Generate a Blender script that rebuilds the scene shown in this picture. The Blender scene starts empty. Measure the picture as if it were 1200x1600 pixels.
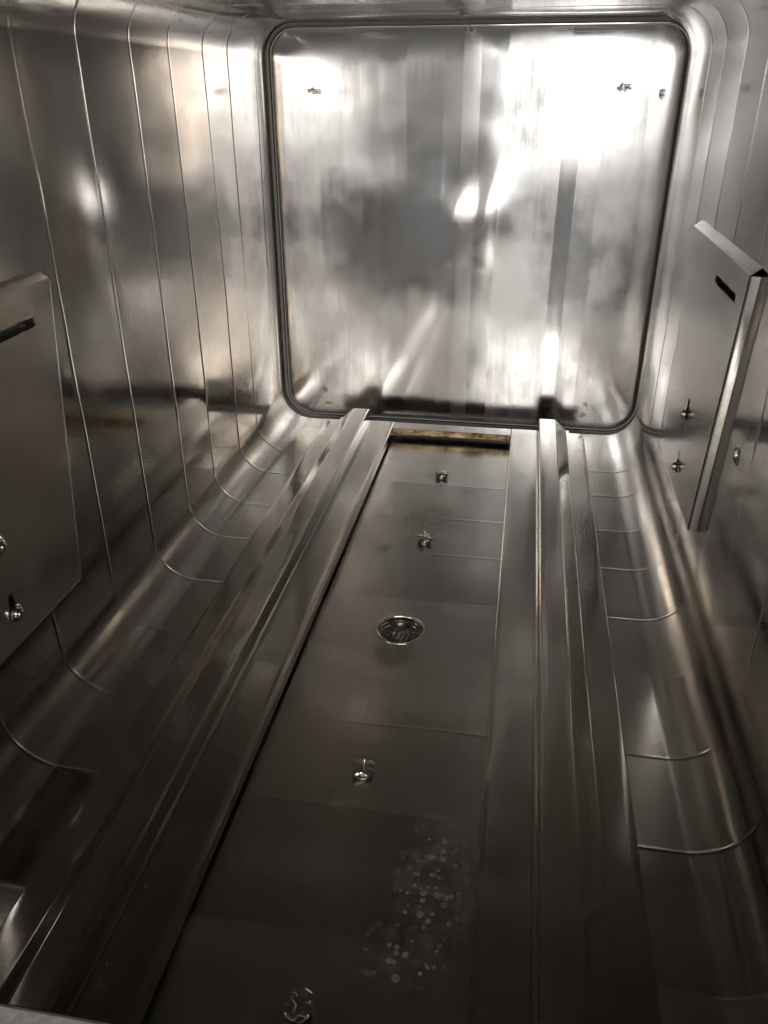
import bpy, bmesh, math, random
import numpy as np
from mathutils import Matrix, Vector
random.seed(7); rng = np.random.default_rng(11)
sc = bpy.context.scene
C = bpy.context.collection

# ------------------------------------------------------------------ camera
cd = bpy.data.cameras.new('camera'); cam = bpy.data.objects.new('camera', cd); C.objects.link(cam)
cd.sensor_fit = 'VERTICAL'; cd.sensor_height = 36.0; cd.lens = 28.26
cd.clip_start = 0.01; cd.clip_end = 50
cam.matrix_world = Matrix(((0.985948, -0.075941, 0.148795, 0.1106),
                           (0.167047, 0.455900, -0.874214, 0.0),
                           (-0.001447, 0.886785, 0.462179, 0.56),
                           (0, 0, 0, 1)))
sc.camera = cam

# ------------------------------------------------------------------ world: the dim room in front of the open chamber
w = bpy.data.worlds.new('World'); sc.world = w; w.use_nodes = True
bgn = w.node_tree.nodes['Background']
bgn.inputs[0].default_value = (1.0, 0.985, 0.965, 1); bgn.inputs[1].default_value = 0.17

# ------------------------------------------------------------------ lamps of the room behind the camera
def area(name, loc, size, power, col, target):
    l = bpy.data.lights.new(name, 'AREA'); l.shape = 'RECTANGLE'
    l.size, l.size_y = size; l.energy = power; l.color = col
    o = bpy.data.objects.new(name, l); C.objects.link(o); o.location = loc
    o.rotation_euler = (Vector(target) - Vector(loc)).to_track_quat('-Z', 'Z').to_euler()
    return o
area('window_light', (0.28, -0.85, 0.665), (0.66, 0.40), 4.2, (1.0, 0.985, 0.965), (0.28, 1.4, 0.665))
area('warm_room_lamp', (0.84, -0.80, 0.66), (0.34, 0.42), 4.4, (1.0, 0.83, 0.67), (0.6, 1.4, 0.6))
area('room_light', (0.3, -3.2, 1.45), (4.2, 2.0), 12, (1.0, 0.94, 0.87), (0.3, 1.4, 0.9))

# ------------------------------------------------------------------ colour management / cycles
sc.view_settings.view_transform = 'Standard'; sc.view_settings.look = 'None'
sc.view_settings.exposure = 0.7; sc.view_settings.gamma = 1.0
sc.render.engine = 'CYCLES'
cy = sc.cycles
cy.max_bounces = 18; cy.glossy_bounces = 18; cy.diffuse_bounces = 4
cy.use_denoising = True
try: cy.denoiser = 'OPENIMAGEDENOISE'
except Exception: pass
cy.denoising_input_passes = 'RGB'
cy.sample_clamp_indirect = 2.0; cy.blur_glossy = 1.0
cy.caustics_reflective = True

# ================================================================== helpers
def link(name, me, mat=None, parent=None):
    o = bpy.data.objects.new(name, me); C.objects.link(o)
    if mat is not None:
        if me.materials: me.materials[0] = mat
        else: me.materials.append(mat)
    if parent is not None:
        o.parent = parent
        bpy.context.view_layer.update()
        o.matrix_parent_inverse = parent.matrix_world.inverted()
    return o
def mesh(name, V, F, UV=None, smooth=True, normals=None):
    me = bpy.data.meshes.new(name); me.from_pydata([tuple(map(float, v)) for v in V], [], F)
    if UV is not None:
        ul = me.uv_layers.new(name='UVMap')
        idx = np.empty(len(me.loops), dtype=np.int32); me.loops.foreach_get('vertex_index', idx)
        ul.data.foreach_set('uv', np.asarray(UV, dtype=np.float32)[idx].ravel())
    me.polygons.foreach_set('use_smooth', [smooth] * len(me.polygons))
    me.update()
    if normals is not None:
        me.normals_split_custom_set_from_vertices([tuple(map(float, n)) for n in normals])
    return me
def sharp(me, deg=35):
    me.set_sharp_from_angle(angle=math.radians(deg)); return me
def empty(name, loc):
    o = bpy.data.objects.new(name, None); C.objects.link(o); o.location = loc
    o.empty_display_size = 0.02
    bpy.context.view_layer.update()
    return o
def tag(o, label, cat, group=None):
    o['label'] = label; o['category'] = cat; o['kind'] = 'thing'
    if group: o['group'] = group
    return o

# ================================================================== materials
def node_kit(name):
    m = bpy.data.materials.new(name); m.use_nodes = True
    nt = m.node_tree; N = nt.nodes; L = nt.links
    bs = N['Principled BSDF']
    def new(t, **kw):
        n = N.new(t)
        for k, v in kw.items(): setattr(n, k, v)
        return n
    def put(sock, v):
        if hasattr(v, 'is_output') or isinstance(v, bpy.types.NodeSocket): L.new(v, sock)
        else: sock.default_value = v
    def math_(op, a, b=0.0, c=None, clamp=False):
        n = new('ShaderNodeMath', operation=op, use_clamp=clamp); put(n.inputs[0], a); put(n.inputs[1], b)
        if c is not None: put(n.inputs[2], c)
        return n.outputs[0]
    def vmul(v, s):
        n = new('ShaderNodeVectorMath', operation='MULTIPLY'); put(n.inputs[0], v); put(n.inputs[1], s); return n.outputs[0]
    def vadd(a, b):
        n = new('ShaderNodeVectorMath', operation='ADD'); put(n.inputs[0], a); put(n.inputs[1], b); return n.outputs[0]
    def noise(v, scale, detail=2.0, rough=0.5, out='Fac'):
        n = new('ShaderNodeTexNoise'); put(n.inputs['Vector'], v); n.inputs['Scale'].default_value = scale
        n.inputs['Detail'].default_value = detail; n.inputs['Roughness'].default_value = rough
        return n.outputs[out]
    def rng_(f, a, b, c, d, smooth=False):
        n = new('ShaderNodeMapRange'); put(n.inputs[0], f)
        if smooth: n.interpolation_type = 'SMOOTHSTEP'
        for i, x in zip((1, 2, 3, 4), (a, b, c, d)): n.inputs[i].default_value = x
        return n.outputs[0]
    def mixc(f, a, b):
        n = new('ShaderNodeMix', data_type='RGBA'); put(n.inputs[0], f); put(n.inputs[6], a); put(n.inputs[7], b); return n.outputs[2]
    def mixf(f, a, b):
        n = new('ShaderNodeMix', data_type='FLOAT'); put(n.inputs[0], f); put(n.inputs[2], a); put(n.inputs[3], b); return n.outputs[0]
    class K: pass
    k = K(); k.__dict__.update(m=m, nt=nt, N=N, L=L, bs=bs, new=new, put=put, math=math_, vmul=vmul, vadd=vadd, noise=noise, rng=rng_, mixc=mixc, mixf=mixf)
    k.pos = new('ShaderNodeNewGeometry').outputs['Position']
    k.sep = new('ShaderNodeSeparateXYZ'); L.new(k.pos, k.sep.inputs[0])
    return k

def steel(name, col=(0.66, 0.643, 0.62), rough=0.22, aniso=0.5, grain=None, grain_str=0.015, blot=0.35,
          stains=(), stain_col=(0.36, 0.26, 0.19), spots=None, specks=0.0, strips=None, heat=None, wave=0.0, smudge=None, band=0.0, film=0.0):
    """brushed stainless steel; grain = per-axis scale of the fine scratches (world axes)"""
    k = node_kit(name); bs = k.bs
    color = (*col, 1)
    # broad blotches of polish: roughness and a touch of colour
    b1 = k.noise(k.pos, 7.0, 3.0, 0.55)
    b2 = k.noise(k.pos, 38.0, 3.0, 0.6)
    r = k.math('MULTIPLY', k.rng(b1, 0.3, 0.7, 1 - blot, 1 + blot), k.rng(b2, 0.25, 0.75, 0.86, 1.14))
    r = k.math('MULTIPLY', r, rough)
    orn = k.new('ShaderNodeObjectInfo').outputs['Random']
    if band: r = k.math('MULTIPLY', r, k.rng(orn, 0, 1, 1 - band, 1 + band))
    colr = k.mixc(k.rng(b1, 0.35, 0.7, 0, 1), color, (col[0] * 0.86, col[1] * 0.84, col[2] * 0.81, 1))
    metal = 1.0
    nrm = None
    if strips:
        # ground strips: each run of the polishing belt leaves its own roughness and a slightly different facet
        wx = k.noise(k.vmul(k.pos, (1, 1, 0.12)), 9.0, 1.0)
        x = k.math('ADD', k.sep.outputs['X'], k.math('MULTIPLY', wx, 0.02))
        x = k.math('ADD', x, k.math('MULTIPLY', k.math('SINE', k.math('MULTIPLY', k.sep.outputs['X'], 37.0)), 0.012))
        idx = k.math('FLOOR', k.math('MULTIPLY', x, strips))
        wn = k.new('ShaderNodeTexWhiteNoise', noise_dimensions='1D'); k.put(wn.inputs['W'], idx)
        off = k.new('ShaderNodeVectorMath', operation='SUBTRACT'); k.put(off.inputs[0], wn.outputs['Color']); off.inputs[1].default_value = (0.5, 0.5, 0.5)
        nrm = k.vmul(off.outputs[0], (0.020, 0.0, 0.018))
        r = k.math('MULTIPLY', r, k.rng(wn.outputs['Value'], 0, 1, 0.72, 1.35))
    g = None
    if grain:
        g = k.noise(k.vmul(k.pos, grain), 1.0, 4.0, 0.7)
        r = k.math('MULTIPLY', r, k.rng(g, 0.3, 0.7, 0.88, 1.12))
        colr = k.mixc(k.rng(g, 0.45, 0.75, 0, 0.3), colr, (col[0] * 0.6, col[1] * 0.58, col[2] * 0.55, 1))
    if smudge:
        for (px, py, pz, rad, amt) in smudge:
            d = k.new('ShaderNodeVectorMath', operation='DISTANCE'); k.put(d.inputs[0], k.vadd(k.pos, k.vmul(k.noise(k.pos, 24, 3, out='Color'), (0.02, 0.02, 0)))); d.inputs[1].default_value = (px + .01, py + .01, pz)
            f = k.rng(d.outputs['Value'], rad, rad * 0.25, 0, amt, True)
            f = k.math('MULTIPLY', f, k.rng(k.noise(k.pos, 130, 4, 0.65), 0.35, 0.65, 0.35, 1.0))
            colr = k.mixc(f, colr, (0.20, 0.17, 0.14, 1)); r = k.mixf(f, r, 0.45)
    if heat:
        hz = k.noise(k.vmul(k.pos, (22, 60, 90)), 1.0, 4.0, 0.7)
        colr = k.mixc(k.rng(hz, 0.35, 0.6, 0, 1), (0.46, 0.33, 0.19, 1), (0.12, 0.075, 0.045, 1))
        colr = k.mixc(k.rng(k.noise(k.pos, 240, 3), 0.55, 0.7, 0, 0.8), colr, (0.62, 0.50, 0.30, 1))
        r = k.rng(hz, 0.3, 0.7, 0.28, 0.55)
    if stains:
        wob = k.vmul(k.noise(k.pos, 160, 4, 0.7, out='Color'), (0.016, 0.0, 0.016))
        pp = k.vadd(k.pos, wob)
        tot = None
        for (px, py, pz, rx, rz) in stains:
            q = k.new('ShaderNodeVectorMath', operation='SUBTRACT'); k.put(q.inputs[0], pp); q.inputs[1].default_value = (px + .008, py, pz + .008)
            s_ = k.vmul(q.outputs[0], (1 / rx, 0.0, 1 / rz))
            ln = k.new('ShaderNodeVectorMath', operation='LENGTH'); k.put(ln.inputs[0], s_)
            f = k.rng(ln.outputs['Value'], 1.0, 0.75, 0, 1)
            tot = f if tot is None else k.math('MAXIMUM', tot, f)
        tot = k.math('MULTIPLY', tot, k.rng(k.noise(k.vmul(k.pos, (1, 1, 2.2)), 260, 3, 0.7), 0.42, 0.56, 0.15, 0.95))
        colr = k.mixc(tot, colr, (*stain_col, 1)); r = k.mixf(tot, r, 0.6); metal = k.math('SUBTRACT', 1.0, k.math('MULTIPLY', tot, 0.8))
    if spots:
        # dried water drops: pale mineral rings and discs inside ragged patches
        tot = None
        vor = k.new('ShaderNodeTexVoronoi'); vor.inputs['Scale'].default_value = 170.0; vor.inputs['Randomness'].default_value = 1.0
        k.put(vor.inputs['Vector'], k.vmul(k.pos, (1, 1, 0)))
        cellr = k.new('ShaderNodeSeparateColor'); k.put(cellr.inputs[0], vor.outputs['Color'])
        rad = k.math('MULTIPLY', cellr.outputs[0], 0.42)
        rad = k.math('ADD', rad, 0.12)
        ratio = k.math('DIVIDE', vor.outputs['Distance'], rad)
        disc = k.rng(ratio, 1.0, 0.85, 0, 0.42)
        ring = k.math('MULTIPLY', k.rng(ratio, 1.02, 0.95, 0, 1), k.rng(ratio, 0.70, 0.9, 0, 1))
        drop = k.math('ADD', disc, k.math('MULTIPLY', ring, 0.45))
        pick = k.rng(cellr.outputs[1], 0.45, 0.55, 0, 1)
        drop = k.math('MULTIPLY', drop, pick)
        drop = k.math('MULTIPLY', drop, k.rng(k.noise(k.pos, 300, 3, 0.7), 0.3, 0.7, 0.25, 1.0))
        area_ = None
        for (px, py, rx, ry) in spots:
            q = k.new('ShaderNodeVectorMath', operation='SUBTRACT'); k.put(q.inputs[0], k.vadd(k.pos, k.vmul(k.noise(k.pos, 30, 3, out='Color'), (0.03, 0.03, 0)))); q.inputs[1].default_value = (px + .015, py + .015, 0)
            ln = k.new('ShaderNodeVectorMath', operation='LENGTH'); k.put(ln.inputs[0], k.vmul(q.outputs[0], (1 / rx, 1 / ry, 0)))
            f = k.rng(ln.outputs['Value'], 1.0, 0.45, 0, 1, True)
            area_ = f if area_ is None else k.math('MAXIMUM', area_, f)
        tot = k.math('MULTIPLY', drop, area_, clamp=True)
        film = k.math('MULTIPLY', area_, k.rng(k.noise(k.pos, 45, 4, 0.6), 0.45, 0.7, 0.0, 0.08))
        tot = k.math('MAXIMUM', tot, film)
        tot = k.math('MULTIPLY', tot, 0.45)
        colr = k.mixc(tot, colr, (0.62, 0.64, 0.67, 1)); r = k.mixf(tot, r, 0.7); metal = k.math('SUBTRACT', 1.0, tot)
    if film:
        # thin dried mineral film left by steam and wash water
        fz = k.math('MULTIPLY', k.rng(k.noise(k.pos, 9, 5, 0.62), 0.36, 0.68, 0.25, 1.0), k.rng(k.noise(k.vmul(k.pos, (1, 0.45, 1)), 70, 4, 0.7), 0.3, 0.7, 0.55, 1.0))
        fz = k.math('MULTIPLY', fz, film)
        colr = k.mixc(fz, colr, (0.50, 0.51, 0.53, 1)); r = k.mixf(fz, r, 0.7)
        inv = k.math('SUBTRACT', 1.0, fz)
        metal = k.math('MULTIPLY', metal, inv) if not isinstance(metal, float) else inv
    if specks:
        vs = k.new('ShaderNodeTexVoronoi'); vs.inputs['Scale'].default_value = 95.0
        k.put(vs.inputs['Vector'], k.pos)
        pc = k.new('ShaderNodeSeparateColor'); k.put(pc.inputs[0], vs.outputs['Color'])
        f = k.math('MULTIPLY', k.rng(vs.outputs['Distance'], 0.055, 0.03, 0, 1), k.rng(pc.outputs[0], 0.66, 0.68, 0, specks))
        colr = k.mixc(f, colr, (0.55, 0.53, 0.5, 1)); r = k.mixf(f, r, 0.8)
        inv = k.math('SUBTRACT', 1.0, f)
        metal = k.math('MULTIPLY', metal, inv) if not isinstance(metal, float) else inv
    k.put(bs.inputs['Base Color'], colr)
    k.put(bs.inputs['Metallic'], metal)
    k.put(bs.inputs['Roughness'], r)
    bs.inputs['Anisotropic'].default_value = aniso
    tn = k.new('ShaderNodeTangent', direction_type='UV_MAP', uv_map='UVMap'); k.L.new(tn.outputs[0], bs.inputs['Tangent'])
    # relief
    bump_in = None
    geo = k.new('ShaderNodeNewGeometry')
    base_n = geo.outputs['Normal']
    if nrm is not None:
        nn = k.new('ShaderNodeVectorMath', operation='NORMALIZE'); k.put(nn.inputs[0], k.vadd(base_n, nrm)); base_n = nn.outputs[0]
    if wave:
        bn = k.new('ShaderNodeBump'); bn.inputs['Strength'].default_value = 1.0; bn.inputs['Distance'].default_value = wave
        k.put(bn.inputs['Height'], k.noise(k.pos, 5.5, 2.0, 0.45)); k.put(bn.inputs['Normal'], base_n); base_n = bn.outputs[0]
    if g is not None and grain_str:
        bn = k.new('ShaderNodeBump'); bn.inputs['Strength'].default_value = grain_str; bn.inputs['Distance'].default_value = 0.0004
        k.put(bn.inputs['Height'], g); k.put(bn.inputs['Normal'], base_n); base_n = bn.outputs[0]
    k.put(bs.inputs['Normal'], base_n)
    return k.m

def plain(name, col, rough=0.6, metallic=0.0, nscale=60):
    k = node_kit(name)
    n = k.noise(k.pos, nscale, 3)
    k.put(k.bs.inputs['Base Color'], k.mixc(k.rng(n, 0.3, 0.7, 0, 1), (*[c * 0.75 for c in col], 1), (*col, 1)))
    k.put(k.bs.inputs['Roughness'], k.rng(n, 0.3, 0.7, rough * 0.8, min(1, rough * 1.2))); k.bs.inputs['Metallic'].default_value = metallic
    return k.m

M = {}
M['wall'] = steel('brushed_steel_wall', band=0.25, rough=0.105, aniso=0.6, grain=(30, 230, 7), grain_str=0.015)
M['ceiling'] = steel('brushed_steel_ceiling', rough=0.12, aniso=0.4, grain=(7, 230, 30), grain_str=0.015)
M['floor'] = steel('brushed_steel_floor', film=0.22, band=0.35, rough=0.235, aniso=0.3, grain=(260, 24, 60), grain_str=0.015,
                   spots=[(0.076, 0.435, 0.042, 0.085), (0.062, 0.365, 0.040, 0.040), (-0.008, 0.50, 0.014, 0.014), (0.003, 0.587, 0.015, 0.015), (-0.255, 0.70, 0.012, 0.016), (-0.25, 0.63, 0.010, 0.012)],
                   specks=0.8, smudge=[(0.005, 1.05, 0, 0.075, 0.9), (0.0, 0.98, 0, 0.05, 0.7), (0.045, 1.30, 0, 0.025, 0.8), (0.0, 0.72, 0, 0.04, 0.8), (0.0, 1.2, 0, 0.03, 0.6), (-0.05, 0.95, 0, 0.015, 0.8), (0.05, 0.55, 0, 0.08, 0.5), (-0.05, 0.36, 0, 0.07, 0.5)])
PY = 1.447
M['panel'] = steel('ground_steel_door', col=(0.49, 0.488, 0.49), rough=0.185, aniso=0.6, grain=(240, 30, 9), grain_str=0.015, strips=25.0, wave=0.0024,
                   stains=[(-0.2482, PY, 0.5633, 0.013, 0.005), (0.2425, PY, 0.567, 0.013, 0.0065), (0.299, PY, 0.558, 0.005, 0.009),
                           (-0.25, PY, 0.054, 0.006, 0.008), (-0.2448, PY, 0.027, 0.007, 0.004), (0.2418, PY, 0.052, 0.005, 0.004), (0.2386, PY, 0.030, 0.007, 0.006)])
M['rail'] = steel('folded_steel_rail', rough=0.125, aniso=0.2, grain=(420, 14, 420), grain_str=0.015, specks=0.7,
                  
                  smudge=[(0.13, 1.17, 0.021, 0.03, 0.5)])
M['plate'] = steel('satin_steel_plate', film=0.07, rough=0.17, aniso=0.3, grain=(60, 240, 16), grain_str=0.06)
M['bright'] = steel('turned_steel', col=(0.66, 0.63, 0.59), rough=0.16, aniso=0.0, blot=0.2)
M['dark_cap'] = steel('aged_steel_cap', col=(0.50, 0.47, 0.44), rough=0.30, aniso=0.0, blot=0.4)
M['fold'] = steel('edge_highlight_steel', col=(0.80, 0.785, 0.765), rough=0.10, aniso=0.0, blot=0.2)  # paler than the sheet: highlights of bends, door rim and cap bevels as colour
M['heat'] = steel('heat_tinted_steel', rough=0.3, aniso=0.0, heat=True)
M['gasket'] = plain('black_recess_fill', (0.035, 0.033, 0.031), 0.3)  # near-black: shade of bar gap and plate slots put into colour; also sump lining
M['seal'] = plain('grey_silicone_seal', (0.30, 0.29, 0.275), 0.28)
M['sill'] = plain('blasted_steel_sill', (0.52, 0.51, 0.50), 0.6, 0.35, 220)

# ================================================================== chamber shell
HW, H, R = 0.33, 0.66, 0.052       # half width, height, corner radius
SEAMS = [0.245, 0.374, 0.497, 0.605, 0.722, 0.831, 0.947, 1.053, 1.168, 1.262, 1.385, 1.428]
ph = rng.uniform(0, 6.28, 40)
pill = rng.uniform(-0.00030, 0.00040, len(SEAMS))
def section(s, part):
    """point and inward normal of the cross-section; s in [0,1] along the part"""
    s = np.asarray(s, float)
    if part in ('floor', 'ceiling'):
        arc = R * math.pi / 2; fl = 2 * HW - 2 * R; tot = 2 * arc + fl; d = s * tot
        a1 = np.clip(d / R, 0, math.pi / 2); a2 = np.clip((d - arc - fl) / R, 0, math.pi / 2)
        x = np.where(d < arc, -HW + R - R * np.cos(a1), np.where(d < arc + fl, -HW + R + (d - arc), HW - R + R * np.sin(a2)))
        z = np.where(d < arc, R - R * np.sin(a1), np.where(d < arc + fl, 0.0, R - R * np.cos(a2)))
        nx = np.where(d < arc, np.cos(a1), np.where(d < arc + fl, 0, -np.sin(a2)))
        nz = np.where(d < arc, np.sin(a1), np.where(d < arc + fl, 1, np.cos(a2)))
        if part == 'ceiling': z = H - z; nz = -nz
        return x, z, nx, nz, tot
    z = R + s * (H - 2 * R); one = np.ones_like(s)
    if part == 'wall_left': return -HW * one, z, one, 0 * s, H - 2 * R
    return HW * one, z, -one, 0 * s, H - 2 * R
def ring_coord(x, z):   # a smooth angle-like coordinate for waviness
    return np.arctan2(x, H / 2 - z)
def seam_y(i, a):
    if i in (0, len(SEAMS) - 1): return SEAMS[i] + 0 * a
    return SEAMS[i] + 0.0009 * np.sin(3 * a + ph[i]) + 0.0006 * np.sin(7.3 * a + ph[i + 5]) + 0.0004 * np.sin(19 * a + ph[i + 9])
def disp(a, y, i, y0, y1, part, x=0.0):
    t = (y - y0) / (y1 - y0)
    d = pill[i] * 4 * t * (1 - t) * (1 + 0.5 * np.sin(2 * a + ph[i + 2]))
    if part == 'floor': d = d * 0.8
    d = d + 0.00030 * np.sin(2.2 * a + 4.1 * y + ph[20]) + 0.00022 * np.sin(5.1 * a - 9.0 * y + ph[21]) + 0.00012 * np.sin(9.7 * a + 21 * y + ph[22])
    amp = 0.00050 if part != 'floor' else 0.00022
    if part == 'floor': amp = amp * np.where(np.abs(x) < 0.12, 0.4, np.where(np.asarray(x) < 0, 1.6, 1.35))
    w_ = 0.0016
    d = d + amp * (0.75 + 0.5 * np.sin(4 * a + ph[i])) * np.exp(-((y - y0) / w_) ** 2) * (i > 0)
    d = d + amp * (0.75 + 0.5 * np.sin(4 * a + ph[i + 1])) * np.exp(-((y - y1) / w_) ** 2) * (i < len(SEAMS) - 2)
    d = d - 0.0005 * np.exp(-((y - y0) / 0.011)) * (i > 0) * 0.08
    return d
def shell_pos(s, t, i, part):
    x, z, nx, nz, tot = section(s, part)
    a = ring_coord(x, z)
    y0, y1 = seam_y(i, a), seam_y(i + 1, a)
    y = y0 + t * (y1 - y0)
    d = disp(a, y, i, y0, y1, part, x)
    return np.stack([x + nx * d, y, z + nz * d], -1), np.stack([nx, 0 * nx, nz], -1), tot
T = np.array([0, .006, .012, .02, .03, .045, .07, .11, .17, .25, .34, .44, .56, .66, .75, .83, .89, .93, .955, .97, .98, .988, .994, 1.0])
def shell_panel(i, part, parent, hole=None, T=T):
    if part in ('floor', 'ceiling'):
        arc = R * math.pi / 2; fl = 2 * HW - 2 * R; tot = 2 * arc + fl
        sv = np.concatenate([np.linspace(0, arc, 17)[:-1], np.linspace(arc, arc + fl, 73 if part == 'floor' else 49), np.linspace(arc + fl, tot, 17)[1:]]) / tot
    else:
        sv = np.linspace(0, 1, 57)
    tv = T
    if hole:
        y0, y1 = SEAMS[i], SEAMS[i + 1]
        tc = (hole[1] - y0) / (y1 - y0); th = hole[2] * 1.25 / (y1 - y0)
        tv = np.sort(np.concatenate([T[(T < tc - th - .004) | (T > tc + th + .004)], np.linspace(tc - th, tc + th, 9)]))
    Sg, Tg = np.meshgrid(sv, tv, indexing='ij')
    P, Nb, tot = shell_pos(Sg, Tg, i, part)
    e = 1e-4
    Ps = shell_pos(np.clip(Sg + e, 0, 1), Tg, i, part)[0] - shell_pos(np.clip(Sg - e, 0, 1), Tg, i, part)[0]
    Pt = shell_pos(Sg, Tg + e, i, part)[0] - shell_pos(Sg, Tg - e, i, part)[0]
    Nn = np.cross(Ps, Pt); Nn /= np.linalg.norm(Nn, axis=-1, keepdims=True)
    flip = np.sum(Nn * Nb, -1, keepdims=True) < 0
    Nn = np.where(flip, -Nn, Nn)
    ns, ntt = Sg.shape
    V = P.reshape(-1, 3); NV = Nn.reshape(-1, 3); UV = np.stack([Sg * tot, P[..., 1]], -1).reshape(-1, 2)
    idx = np.arange(ns * ntt).reshape(ns, ntt)
    skip = None; extra_f = []
    if hole:
        c_s, c_y, rad = hole
        coord = (P[..., 0] if part in ('floor', 'ceiling') else P[..., 2])
        ii = [q for q in range(ns) if abs(coord[q, 0] - c_s) < rad * 1.25 + 0.004]
        jj = [q for q in range(ntt) if abs(tv[q] - tc) <= th + 1e-6]
        i0, i1, j0, j1 = ii[0], ii[-1], jj[0], jj[-1]
        skip = (i0, i1, j0, j1)
        per = [(q, j0) for q in range(i0, i1)] + [(i1, q) for q in range(j0, j1)] + [(q, j1) for q in range(i1, i0, -1)] + [(i0, q) for q in range(j1, j0, -1)]
        base = len(V); newv = []
        for (q, p_) in per:
            ds, dy = coord[q, p_] - c_s, P[q, p_, 1] - c_y; l = math.hypot(ds, dy)
            pt = P[q, p_].copy(); ax = 0 if part in ('floor', 'ceiling') else 2
            pt[ax] = c_s + ds / l * rad; pt[1] = c_y + dy / l * rad; newv.append(pt)
        V = np.concatenate([V, np.array(newv)]); NV = np.concatenate([NV, np.array([Nn[q, p_] for q, p_ in per])]); UV = np.concatenate([UV, np.array([[coord[q, p_], P[q, p_, 1]] for q, p_ in per])])
        n = len(per)
        for q in range(n):
            extra_f.append((int(idx[per[q]]), int(idx[per[(q + 1) % n]]), base + (q + 1) % n, base + q))
    F = []
    for q in range(ns - 1):
        for p_ in range(ntt - 1):
            if skip and skip[0] <= q < skip[1] and skip[2] <= p_ < skip[3]: continue
            F.append((int(idx[q, p_]), int(idx[q + 1, p_]), int(idx[q + 1, p_ + 1]), int(idx[q, p_ + 1])))
    F += extra_f
    # orient to inward
    f = F[0]; n0 = np.cross(V[f[1]] - V[f[0]], V[f[2]] - V[f[0]])
    if np.dot(n0, NV[f[0]]) < 0: F = [tuple(reversed(g)) for g in F]
    me = mesh('shell_panel', V, F, UV, True, NV)
    mat = M['floor'] if part == 'floor' else M['ceiling'] if part == 'ceiling' else M['wall']
    return link('shell_panel', me, mat, parent)

chamber = tag(empty('sterilizer_chamber', (0, 0.272, 0)), 'rectangular stainless steel chamber with rounded corners and ring seams along its length', 'chamber')
DRAIN = (-0.001, 0.767, 0.0275); PORT = (0.245, 0.770, 0.0085)
for part in ('floor', 'wall_left', 'wall_right', 'ceiling'):
    pe = empty(part, (0, 0.272, 0)); pe.parent = chamber; pe.matrix_parent_inverse = chamber.matrix_world.inverted()
    bpy.context.view_layer.update()
    for i in range(len(SEAMS) - 1):
        hole = None
        if part == 'floor' and i == 4: hole = DRAIN
        if part == 'wall_right' and i == 4: hole = PORT
        shell_panel(i, part, pe, hole)

# ================================================================== generic solids
def lathe(prof, n=32, axis='z', closed=False):
    """revolve (r,h) profile"""
    V = []; F = []; m = len(prof)
    for j in range(n):
        a = 2 * math.pi * j / n
        for r, h in prof: V.append((r * math.cos(a), r * math.sin(a), h))
    for j in range(n):
        for q in range(m - 1):
            F.append((j * m + q, ((j + 1) % n) * m + q, ((j + 1) % n) * m + q + 1, j * m + q + 1))
    return np.array(V), F
def tube(path, r, n=8, cap=True):
    path = [np.array(p, float) for p in path]; V = []; F = []
    up0 = np.array([0, 0, 1.0])
    for q, p in enumerate(path):
        d = path[min(q + 1, len(path) - 1)] - path[max(q - 1, 0)]; d /= np.linalg.norm(d)
        u = up0 if abs(d[2]) < 0.9 else np.array([1.0, 0, 0])
        a = np.cross(d, u); a /= np.linalg.norm(a); b = np.cross(d, a)
        rr = r[q] if hasattr(r, '__len__') else r
        for j in range(n):
            t = 2 * math.pi * j / n; V.append(p + rr * (math.cos(t) * a + math.sin(t) * b))
    for q in range(len(path) - 1):
        for j in range(n):
            F.append((q * n + j, q * n + (j + 1) % n, (q + 1) * n + (j + 1) % n, (q + 1) * n + j))
    if cap:
        F.append(tuple(reversed(range(n)))); F.append(tuple((len(path) - 1) * n + j for j in range(n)))
    return np.array(V), F
def uv0(V, sx=1, sy=1): return np.stack([V[:, 1] * sx, V[:, 0] * sy + V[:, 2]], -1)
def build(name, V, F, mat, parent=None, smooth=True, uv=None, ang=35):
    V = np.asarray(V, float)
    me = mesh(name, V, F, uv if uv is not None else uv0(V), smooth)
    bm = bmesh.new(); bm.from_mesh(me); bmesh.ops.recalc_face_normals(bm, faces=bm.faces); bm.to_mesh(me); bm.free()
    sharp(me, ang)
    return link(name, me, mat, parent)

# ================================================================== end door
door = tag(empty('chamber_end_door', (0.003, PY, 0)), 'blown-bright polished square steel door closing the far end of the chamber', 'door')
def rrect(x0, x1, z0, z1, rt, rb, n):
    """points of a rounded rectangle, counter-clockwise, n per corner and n per side"""
    pts = []
    def arc(cx, cz, r, a0):
        for q in range(n): 
            a = a0 + math.pi / 2 * q / n; pts.append((cx + r * math.cos(a), cz + r * math.sin(a)))
    def line(p, q_, m):
        for q in range(m): t = q / m; pts.append((p[0] + (q_[0] - p[0]) * t, p[1] + (q_[1] - p[1]) * t))
    m = n * 3
    arc(x1 - rt, z1 - rt, rt, 0); line((x1 - rt, z1), (x0 + rt, z1), m)
    arc(x0 + rt, z1 - rt, rt, math.pi / 2); line((x0, z1 - rt), (x0, z0 + rb), m)
    arc(x0 + rb, z0 + rb, rb, math.pi); line((x0 + rb, z0), (x1 - rb, z0), m)
    arc(x1 - rb, z0 + rb, rb, 3 * math.pi / 2); line((x1, z0 + rb), (x1, z1 - rt), m)
    return pts
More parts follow.
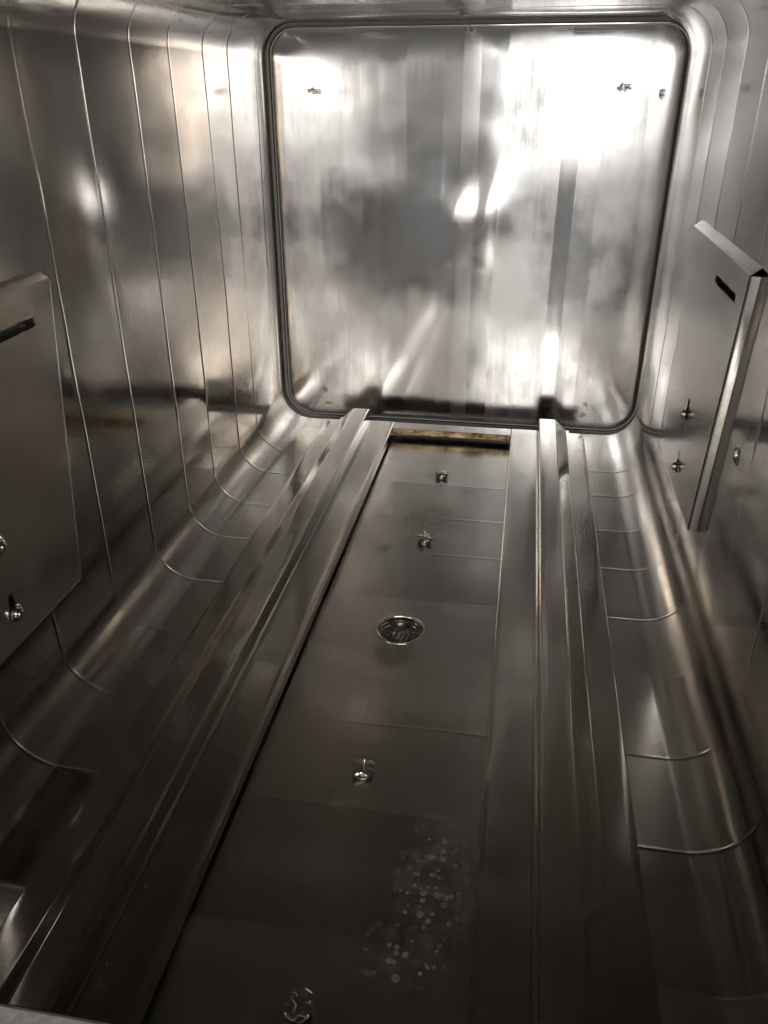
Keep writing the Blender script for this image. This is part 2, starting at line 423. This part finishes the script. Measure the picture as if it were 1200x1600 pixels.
DENTS = [  # x, z, sigma x, sigma z, height towards the chamber
    (0.036, 0.362, 0.030, 0.046, 0.0072), (-0.010, 0.425, 0.032, 0.034, -0.0034), (-0.115, 0.405, 0.05, 0.035, 0.0022), (0.19, 0.165, 0.035, 0.045, 0.0022),
    (-0.21, 0.262, 0.035, 0.03, 0.0014), (-0.03, 0.235, 0.05, 0.035, 0.0016), (0.12, 0.33, 0.06, 0.05, -0.0014),
    (-0.20, 0.47, 0.05, 0.08, 0.0012), (0.20, 0.46, 0.07, 0.06, 0.0016), (0.05, 0.52, 0.10, 0.04, -0.0012), (0.27, 0.09, 0.05, 0.04, 0.0018), (-0.28, 0.07, 0.04, 0.04, 0.0020), (-0.12, 0.10, 0.06, 0.05, 0.0014)]
X0, X1, Z0, Z1 = -0.3235, 0.3340, 0.0008, 0.6520
def panel_depth(x, z, edge):
    d = 0.0
    for cx, cz, sx, sz, h in DENTS: d += h * math.exp(-((x - cx) / sx) ** 2 * 0.5 - ((z - cz) / sz) ** 2 * 0.5)
    d += 0.0006 * math.sin(11 * x + 3 * z) + 0.0005 * math.sin(8 * z - 5 * x + 1)
    f = min(1.0, max(0.0, edge / 0.05)); d *= f * f * (3 - 2 * f)
    # soft shoulder: the sheet bows out towards the middle, turning back hard at its rim
    d += 0.0022 * (1 - math.exp(-edge / 0.010))
    return d
def door_panel():
    V = []; F = []; n = 14
    levels = []
    for q in range(7):                       # rolled rim, radius 3.5 mm
        a = math.pi / 2 * q / 6; levels.append((0.0035 - 0.0035 * math.cos(a), 0.0035 - 0.0035 * math.sin(a)))
    levels = [(0.0, 0.030)] + levels
    ins = list(np.concatenate([np.linspace(0.0045, 0.05, 20), np.linspace(0.056, 0.29, 48)]))
    rings = [(i_, dep, True) for i_, dep in levels] + [(i_, 0.0, False) for i_ in ins]
    base = rrect(X0, X1, Z0, Z1, 0.040, 0.052, n); m = len(base)
    cx, cz = (X0 + X1) / 2, (Z0 + Z1) / 2; hw, hz = (X1 - X0) / 2, (Z1 - Z0) / 2
    for inset, dep, rim in rings:
        kx, kz = 1 - inset / hw, 1 - inset / hz
        for x, z in base:
            px, pz = cx + (x - cx) * kx, cz + (z - cz) * kz
            y = PY + dep - (0 if rim else panel_depth(px, pz, inset - 0.0035))
            V.append((px, y, pz))
    for r_ in range(len(rings) - 1):
        for q in range(m):
            F.append((r_ * m + q, r_ * m + (q + 1) % m, (r_ + 1) * m + (q + 1) % m, (r_ + 1) * m + q))
    V.append((cx, PY - panel_depth(cx, cz, 0.3), cz)); last = len(V) - 1; o = (len(rings) - 1) * m
    for q in range(m): F.append((o + q, o + (q + 1) % m, last))
    V = np.array(V); uv = np.stack([V[:, 2], V[:, 0]], -1)
    me = mesh('door_panel', V, F, uv, True)
    bm = bmesh.new(); bm.from_mesh(me); bmesh.ops.recalc_face_normals(bm, faces=bm.faces); bm.to_mesh(me); bm.free()
    me.materials.append(M['panel']); me.materials.append(M['fold'])
    idx = [0] * len(me.polygons); idx[:m * 7] = [1] * (m * 7); me.polygons.foreach_set('material_index', idx)  # rim faces get the paler steel, a painted edge highlight
    return link('door_panel', me, M['panel'], door)
door_panel()
# gasket channel behind the gap: inner ring of dark rubber and the steel frame that carries it
def ring_band(name, a, b, ya, yb, mat, parent):
    A = rrect(*a, 12); B = rrect(*b, 12); m = len(A)
    V = [(x, ya, z) for x, z in A] + [(x, yb, z) for x, z in B]
    F = [(q, (q + 1) % m, m + (q + 1) % m, m + q) for q in range(m)]
    V = np.array(V); return build(name, V, F, mat, parent, uv=np.stack([V[:, 1], V[:, 0] + V[:, 2]], -1))
ring_band('door_frame', (-0.352, 0.360, -0.03, 0.685, 0.06, 0.06), (X0 + 0.002, X1 - 0.002, Z0 + 0.002, Z1 - 0.002, 0.038, 0.050), 1.456, 1.456, M['wall'], door)
gp = rrect(X0 - 0.005, X1 + 0.005, Z0 - 0.005, Z1 + 0.005, 0.045, 0.057, 14); gm = len(gp); V = []; F = []
for q in range(gm):
    tx, tz = gp[(q + 1) % gm][0] - gp[q - 1][0], gp[(q + 1) % gm][1] - gp[q - 1][1]; l = math.hypot(tx, tz); nx, nz = tz / l, -tx / l
    for c in range(8):
        a = 2 * math.pi * c / 8; V.append((gp[q][0] + nx * 0.0032 * math.cos(a), 1.4525 + 0.0032 * math.sin(a), gp[q][1] + nz * 0.0032 * math.cos(a)))
for q in range(gm):
    for c in range(8): F.append((q * 8 + c, ((q + 1) % gm) * 8 + c, ((q + 1) % gm) * 8 + (c + 1) % 8, q * 8 + (c + 1) % 8))
build('gasket', V, F, M['seal'], door, ang=80)
# the chamber's cut end: a rounded lip
A = rrect(-HW, HW, 0, H, R, R, 16); m = len(A); V = []; F = []
lv = [(0.0, 1.4278), (0.0004, 1.4300), (0.0014, 1.4312), (0.003, 1.4316), (0.036, 1.4316)]
for off, y in lv:
    for x, z in rrect(-HW - off, HW + off, -off, H + off, R + off, R + off, 16): V.append((x, y, z))
for r_ in range(len(lv) - 1):
    for q in range(m): F.append((r_ * m + q, r_ * m + (q + 1) % m, (r_ + 1) * m + (q + 1) % m, (r_ + 1) * m + q))
V = np.array(V); build('end_lip', V, F, M['wall'], chamber, uv=np.stack([V[:, 1], V[:, 0] + V[:, 2]], -1), ang=80)

# ================================================================== rail frame on the floor
XC = 0.003
rail = tag(empty('rail_frame', (XC, 0.28, 0)), 'folded steel rail frame with two raised guide rails lying along the floor', 'rail frame')
def fillet_path(pts, rad):
    out = [np.array(pts[0], float)]; bend = [False]
    for q in range(1, len(pts) - 1):
        p0, p1, p2 = (np.array(pts[k_], float) for k_ in (q - 1, q, q + 1))
        d0 = (p0 - p1); d1 = (p2 - p1); l0, l1 = np.linalg.norm(d0), np.linalg.norm(d1); d0 /= l0; d1 /= l1
        c = np.clip(np.dot(d0, d1), -1, 1); ang = math.acos(c)
        rr = min(rad, 0.45 * min(l0, l1) * math.tan(ang / 2)); tl = rr / math.tan(ang / 2)
        a, b = p1 + d0 * tl, p1 + d1 * tl
        bis = d0 + d1; bis /= np.linalg.norm(bis); cc = p1 + bis * rr / math.sin(ang / 2)
        va, vb = a - cc, b - cc; tot = math.acos(np.clip(np.dot(va, vb) / rr / rr, -1, 1))
        for s_ in range(7):
            t = s_ / 6; bend.append(s_ < 6); out.append(cc + (va * math.sin((1 - t) * tot) + vb * math.sin(t * tot)) / math.sin(tot))
    out.append(np.array(pts[-1], float)); bend.append(False); return out, bend
def sheet(name, pts, y0, y1, mat, parent, th=0.0015, rad=0.003, ny=40, axis='y', warp=0.00005, seed=0):
    path, bend = fillet_path(pts, rad)
    # densify long straights
    dense = [path[0]]; fold = []
    for a, b, f_ in zip(path[:-1], path[1:], bend[:-1]):
        n = max(1, int(np.linalg.norm(b - a) / 0.006))
        for q in range(1, n + 1): dense.append(a + (b - a) * q / n); fold.append(f_)
    path = dense; m = len(path)
    nr = []
    for q in range(m):
        d = path[min(q + 1, m - 1)] - path[max(q - 1, 0)]; d /= np.linalg.norm(d); nr.append(np.array([-d[1], d[0]]))
    top = [p for p in path]; bot = [p - n * th for p, n in zip(path, nr)]
    loop = top + bot[::-1]; L = len(loop)
    acc = [0.0]
    for q in range(1, L): acc.append(acc[-1] + np.linalg.norm(loop[q] - loop[q - 1]))
    V = []; UV = []; F = []
    ys = np.linspace(y0, y1, ny)
    for y in ys:
        dz = warp * (math.sin(6.1 * y + seed) + 0.6 * math.sin(15 * y + 2 * seed)); dx = warp * 0.8 * math.sin(4.3 * y + 1.7 * seed)
        for q, p in enumerate(loop):
            V.append((p[0] + dx, y, p[1] + dz) if axis == 'y' else (y, p[0], p[1])); UV.append((y, acc[q]))
    for r_ in range(ny - 1):
        for q in range(L): F.append((r_ * L + q, r_ * L + (q + 1) % L, (r_ + 1) * L + (q + 1) % L, (r_ + 1) * L + q))
    for b in (0, (ny - 1) * L):
        for q in range(m - 1): F.append((b + q, b + q + 1, b + L - 2 - q, b + L - 1 - q))
    o = build(name, V, F, mat, parent, uv=np.array(UV), ang=40)
    if axis == 'y':
        o.data.materials.append(M['fold'])      # paler steel puts an edge highlight on the bends
        idx = [0] * len(o.data.polygons)
        for r_ in range(ny - 1):
            for q in range(L):
                if q < m - 1 and fold[q]: idx[r_ * L + q] = 1
        o.data.polygons.foreach_set('material_index', idx)
    return o
RY0, RY1 = 0.266, 1.378
for sgn in (-1, 1):
    def S_(pts): 
        p = [(XC + sgn * x, z) for x, z in pts]
        return p if sgn > 0 else p[::-1]
    sheet('deck_strip', S_([(0.1095, 0.0075), (0.1065, 0.0075), (0.1065, 0.021), (0.1490, 0.021)]), RY0, RY1, M['rail'], rail, rad=0.0022, seed=1 + sgn)
    sheet('guide_rail', S_([(0.1494, 0.0210), (0.1528, 0.0210), (0.1540, 0.0435), (0.1830, 0.0435), (0.2030, 0.0240), (0.2080, 0.0240)]), RY0, RY1, M['rail'], rail, rad=0.0026, seed=4 + sgn)
    sheet('outer_flange', S_([(0.2020, 0.0212), (0.2338, 0.0205), (0.2348, 0.0040)]), RY0, RY1 - 0.004, M['rail'], rail, rad=0.0016, seed=8 + sgn, warp=0.0001)
cb = sheet('cross_bar', [(1.3490, 0.0205), (RY1, 0.0205)], XC - 0.106, XC + 0.106, M['rail'], rail, ny=8, axis='x')
hm = sheet('cross_bar_edge', [(1.3486, 0.0100), (1.3486, 0.0200)], XC - 0.1055, XC + 0.1055, M['heat'], rail, th=-0.0015, ny=8, axis='x')

sheet('gap_shade_strip', [(1.3700, 0.0004), (1.3700, 0.0188)], XC - 0.148, XC + 0.148, M['gasket'], rail, th=-0.002, ny=8, axis='x')  # added black strip that paints the shaded gap under the cross bar

# ================================================================== floor drain
drain = tag(empty('floor_drain', (DRAIN[0], DRAIN[1], 0)), 'round floor drain with wire mesh strainer between the rails', 'drain')
def at(V, loc): return np.asarray(V) + np.array(loc)
rD = DRAIN[2]; dl = (DRAIN[0], DRAIN[1], 0)
V, F = lathe([(rD + 0.0016, 0.0002), (rD + 0.0012, 0.0011), (rD + 0.0002, 0.0014), (rD - 0.0010, 0.0008), (rD - 0.0012, -0.001)], 64)
build('rim', at(V, dl), F, M['bright'], drain, ang=60)
V, F = lathe([(rD - 0.0011, -0.0009), (rD - 0.0014, -0.0060), (rD - 0.0045, -0.0068), (rD - 0.0050, -0.0080), (rD - 0.0052, -0.032), (rD - 0.006, -0.034)], 64)
build('collar', at(V, dl), F, M['bright'], drain, ang=40)
V, F = lathe([(rD - 0.005, -0.062), (0.0, -0.062)], 48); 
build('sump', at(V, dl), F, M['gasket'], drain)
V, F = lathe([(rD - 0.0054, -0.0335), (rD - 0.0054, -0.0625)], 48)
build('sump_wall', at(V, dl), F, M['gasket'], drain)
Vs, Fs = [], []
rm = rD - 0.0055; pitch = 0.0042; zc = -0.0205
def addtube(path, r):
    v, f = tube(path, r, 6); b = sum(len(q) for q in Vs); Vs.append(v); Fs.extend([tuple(b + k_ for k_ in g) for g in f])
ca, sa = math.cos(0.6), math.sin(0.6)
for fam in (0, 1):
    for q in range(-6, 7):
        c = q * pitch
        if abs(c) > rm - 0.001: continue
        hl = math.sqrt(rm * rm - c * c); n = max(4, int(2 * hl / pitch * 6)); pth = []
        for t in range(n + 1):
            u = -hl + 2 * hl * t / n
            z = zc + (1 if (q % 2 == 0) ^ (fam == 1) else -1) * 0.0011 * math.cos(math.pi * u / pitch)
            p = (u, c) if fam == 0 else (c, u)
            pth.append((DRAIN[0] + p[0] * ca - p[1] * sa, DRAIN[1] + p[0] * sa + p[1] * ca, z))
        addtube(pth, 0.0007)
build('strainer', np.concatenate(Vs), Fs, M['dark_cap'], drain, ang=80)

# ================================================================== wall port
port = tag(empty('wall_port', (HW, PORT[1], PORT[0])), 'small round steam port in the right wall, beside the tapered plate', 'port')
def to_wall(V, side, loc):   # local z -> inward from the wall
    V = np.asarray(V, float); 
    out = np.stack([-side * V[:, 2], V[:, 0], V[:, 1]], -1)
    return out + np.array(loc)
rp = PORT[2]; pl = (HW, PORT[1], PORT[0])
V, F = lathe([(rp + 0.0014, 0.0004), (rp + 0.0010, 0.0012), (rp, 0.0014), (rp - 0.0006, 0.0006), (rp - 0.0008, -0.006)], 40)
build('rim', to_wall(V, 1, pl), F, M['bright'], port, ang=70)
V, F = lathe([(rp - 0.0008, -0.0058), (rp - 0.0025, -0.0065), (rp - 0.003, -0.022), (0.0, -0.022)], 40)
build('bore', to_wall(V, 1, pl), F, M['bright'], port, ang=40)

# ================================================================== tapered wall plates
def make_plate(side, yc, label, xface):
    """side=+1 right wall, -1 left wall; local h = to the right hand when facing the plate, v up"""
    loc = (side * xface, yc, 0.0)
    root = tag(empty('baffle_plate', (side * HW, yc, 0.125)), label, 'baffle plate', 'tapered plates on the side walls')
    hy = -side   # facing the right wall, right hand is towards the camera (-y)
    def W(h, v, d): return (side * (xface + d), yc + hy * h, v)        # d = depth towards the wall
    top, bot, ht, hb = 0.4080, 0.1120, 0.155, 0.109
    outer = [(-hb, bot), (hb, bot), (ht, top), (-ht, top)]
    slot = [(0.018, 0.3738), (0.120, 0.3738), (0.120, 0.3828), (0.018, 0.3828)]
    def keyhole(v):
        pts = []
        for q in range(16):
            a = math.pi + math.pi * q / 15; pts.append((0.0065 * math.cos(a), v + 0.0065 * math.sin(a)))
        for q in range(10):
            a = math.pi * q / 9; pts.append((0.0048 * math.cos(a), v + 0.017 + 0.0048 * math.sin(a)))
        return pts
    holes = [slot, keyhole(0.2110), keyhole(0.1415)]
    bm = bmesh.new(); 
    for lp in [outer] + holes:
        vs = [bm.verts.new(W(h, v, 0)) for h, v in lp]
        for q in range(len(vs)): bm.edges.new((vs[q], vs[(q + 1) % len(vs)]))
    bmesh.ops.triangle_fill(bm, use_beauty=True, use_dissolve=False, edges=bm.edges[:])
    bmesh.ops.recalc_face_normals(bm, faces=bm.faces)
    me = bpy.data.meshes.new('plate_sheet'); 
    r_ = bmesh.ops.extrude_face_region(bm, geom=bm.faces[:])
    for v in [g for g in r_['geom'] if isinstance(g, bmesh.types.BMVert)]: v.co.x += side * 0.0018
    bmesh.ops.recalc_face_normals(bm, faces=bm.faces)
    uvl = bm.loops.layers.uv.new('UVMap')
    for f in bm.faces:
        for lo in f.loops: lo[uvl].uv = (lo.vert.co.z, lo.vert.co.y)
    bm.to_mesh(me); bm.free(); link('plate_sheet', me, M['plate'], root)
    # return flanges, folded back towards the wall along top and both slanted sides
    def flange(p, q, dirh, dirv, name, fa=80):
        n = 5; V = []; F = []
        for (h, v) in (p, q):
            prof = []
            for s_ in range(n + 1):
                a = math.radians(fa) * s_ / n; rr = 0.003
                prof.append((rr * math.sin(a), rr * (1 - math.cos(a))))
            a = math.radians(fa); e_ = prof[-1]; ln = (0.0095 - 0.003 * (1 - math.cos(math.radians(fa)))) / math.sin(math.radians(fa))
            prof.append((e_[0] + ln * math.cos(a), e_[1] + ln * math.sin(a)))
            back = [(o - 0.0015 * (1 if k_ > n else k_ / n), d + 0.0012) for k_, (o, d) in enumerate(prof)]
            for (o, d) in prof + back[::-1]: V.append(W(h + dirh * o, v + dirv * o, d))
        L = len(V) // 2
        for k_ in range(L): F.append((k_, (k_ + 1) % L, L + (k_ + 1) % L, L + k_))
        F += [tuple(range(L)), tuple(range(2 * L - 1, L - 1, -1))]
        V = np.array(V); build(name, V, F, M['plate'], root, uv=np.stack([V[:, 0] + V[:, 2], V[:, 1]], -1), ang=40)
    flange((-ht, top), (ht, top), 0, 1, 'top_flange', 52)
    sl = (ht - hb) / (top - bot); nl = math.hypot(1, sl)
    flange((ht, top), (hb, bot), 1 / nl, -sl / nl, 'side_flange')
    flange((-ht, top), (-hb, bot), -1 / nl, -sl / nl, 'side_flange')
    V, F = tube([W(-hb, bot, 0.0009), W(hb, bot, 0.0009)], 0.0015, 8)
    build('bottom_edge', V, F, M['bright'], root, ang=80)
    # added black box, standing in for the shade of the inlet behind the slot
    V = []
    for d in (0.0070, 0.0085):
        for h, v in ((0.0, 0.358), (0.135, 0.358), (0.135, 0.398), (0.0, 0.398)): V.append(W(h, v, d))
    build('slot_shade_box', V, [(0, 1, 2, 3), (7, 6, 5, 4), (0, 4, 5, 1), (1, 5, 6, 2), (2, 6, 7, 3), (3, 7, 4, 0)], M['gasket'], root, smooth=False)
    # two studs with dished washers in the keyholes
    for v in (0.2110, 0.1415):
        V, F = lathe([(0.0028, -0.009), (0.0028, 0.0010), (0.0082, 0.0012), (0.0086, 0.0018), (0.0076, 0.0026), (0.0050, 0.0030), (0.0048, 0.0038), (0.0056, 0.0041), (0.0056, 0.0052), (0.0049, 0.0057), (0.0034, 0.0058), (0.0033, 0.0068), (0.0025, 0.0073), (0.0, 0.0073)], 28)
        c = W(0, v + 0.002, 0)
        build('stud', to_wall(V, side, c), F, M['bright'], root, ang=30)
    return root
make_plate(1, 0.972, 'tapered steel plate with black slot on the right wall, seen edge-on', 0.3195)
make_plate(-1, 0.538, 'tapered steel plate with slot on the left wall, cut off by the picture edge', 0.3195)

# ================================================================== spray nozzles
def nozzle_meshes():
    n = 96; out = []
    def lobe(a):   # four flat-ended lobes on the diagonals with hollow notches between
        b = (a % (math.pi / 2)) - math.pi / 4; t = abs(b) / (math.pi / 4)
        return min(0.0131, 0.0112 / math.cos(b)) - 0.0052 * max(0.0, min(1.0, (t - 0.40) / 0.45)) ** 0.8
    V = []; F = []
    lv = [(0.0, 0.0080), (0.50, 0.0079), (0.91, 0.0073), (1.0, 0.0064), (1.0, 0.0046), (0.93, 0.0042), (0.45, 0.0042)]
    for k_, z in lv:
        for q in range(n):
            a = 2 * math.pi * q / n; r_ = k_ * lobe(a)
            V.append((r_ * math.cos(a), r_ * math.sin(a), z))
    for r_ in range(len(lv) - 1):
        for q in range(n): F.append((r_ * n + q, r_ * n + (q + 1) % n, (r_ + 1) * n + (q + 1) % n, (r_ + 1) * n + q))
    out.append(('cap', np.array(V), F, M['dark_cap'], 22))
    V, F = lathe([(0.0088, 0.0), (0.0086, 0.0010), (0.0060, 0.0013), (0.0056, 0.0046)], 32); out.append(('stem', V, F, M['dark_cap'], 30))
    V, F = tube([(0.0002, 0, 0.006), (0.0003, 0.0002, 0.012), (-0.0002, 0.0004, 0.0185), (-0.0002, 0.0004, 0.0190)], [0.0009, 0.0009, 0.0010, 0.0006], 10); out.append(('pin', V, F, M['bright'], 40))
    return out
NZ = [(0.003, 1.1984, 'small four-lobed spray nozzle nearest the far door', 0.15, (0.02, 0.0)),
      (0.0015, 0.980, 'small four-lobed spray nozzle just beyond the round drain', 0.25, (0.05, 0.03)),
      (-0.0015, 0.5395, 'four-lobed spray nozzle on the dark floor, first one this side of the drain', 0.02, (0.10, 0.12)),
      (-0.0035, 0.3185, 'large-looking four-lobed spray nozzle cut off by the bottom picture edge', 0.35, (0.12, -0.25))]
protos = None
for (x, y, lab, rz, tilt) in NZ:
    e_ = tag(empty('spray_nozzle', (x, y, 0)), lab, 'nozzle', 'spray nozzles down the middle of the floor')
    e_.rotation_euler.z = rz
    if protos is None:
        protos = []
        for nm, V, F, mt, ang in nozzle_meshes():
            o = build(nm, V, F, mt, None, ang=ang); o.parent = e_; protos.append(o)
            if nm == 'cap':
                o.data.materials.append(M['fold'])
                o.data.polygons.foreach_set('material_index', [1 if 2 * 96 <= q < 3 * 96 else 0 for q in range(len(o.data.polygons))])  # cap bevel in paler steel, its glint put into the colour
    else:
        for p in protos:
            o = p.copy(); C.objects.link(o); o.parent = e_
            if p.name.startswith('pin'): o.rotation_euler = (tilt[0], tilt[1], 0)

# ================================================================== sill in front of the chamber mouth
V = []; F = []
prof = [(0.252, -0.01), (0.252, 0.046), (0.249, 0.049), (0.03, 0.049), (0.03, -0.01)]
for x in np.linspace(-0.42, 0.42, 9):
    for y, z in prof: V.append((x, y + 0.012, z))
L = len(prof)
for q in range(8):
    for k_ in range(L): F.append((q * L + k_, q * L + (k_ + 1) % L, (q + 1) * L + (k_ + 1) % L, (q + 1) * L + k_))
F += [tuple(range(L)), tuple(range(8 * L, 9 * L))]
tag(build('door_sill', V, F, M['sill'], None, ang=30), 'pale satin steel sill at the lower left, in front of the rails', 'sill')
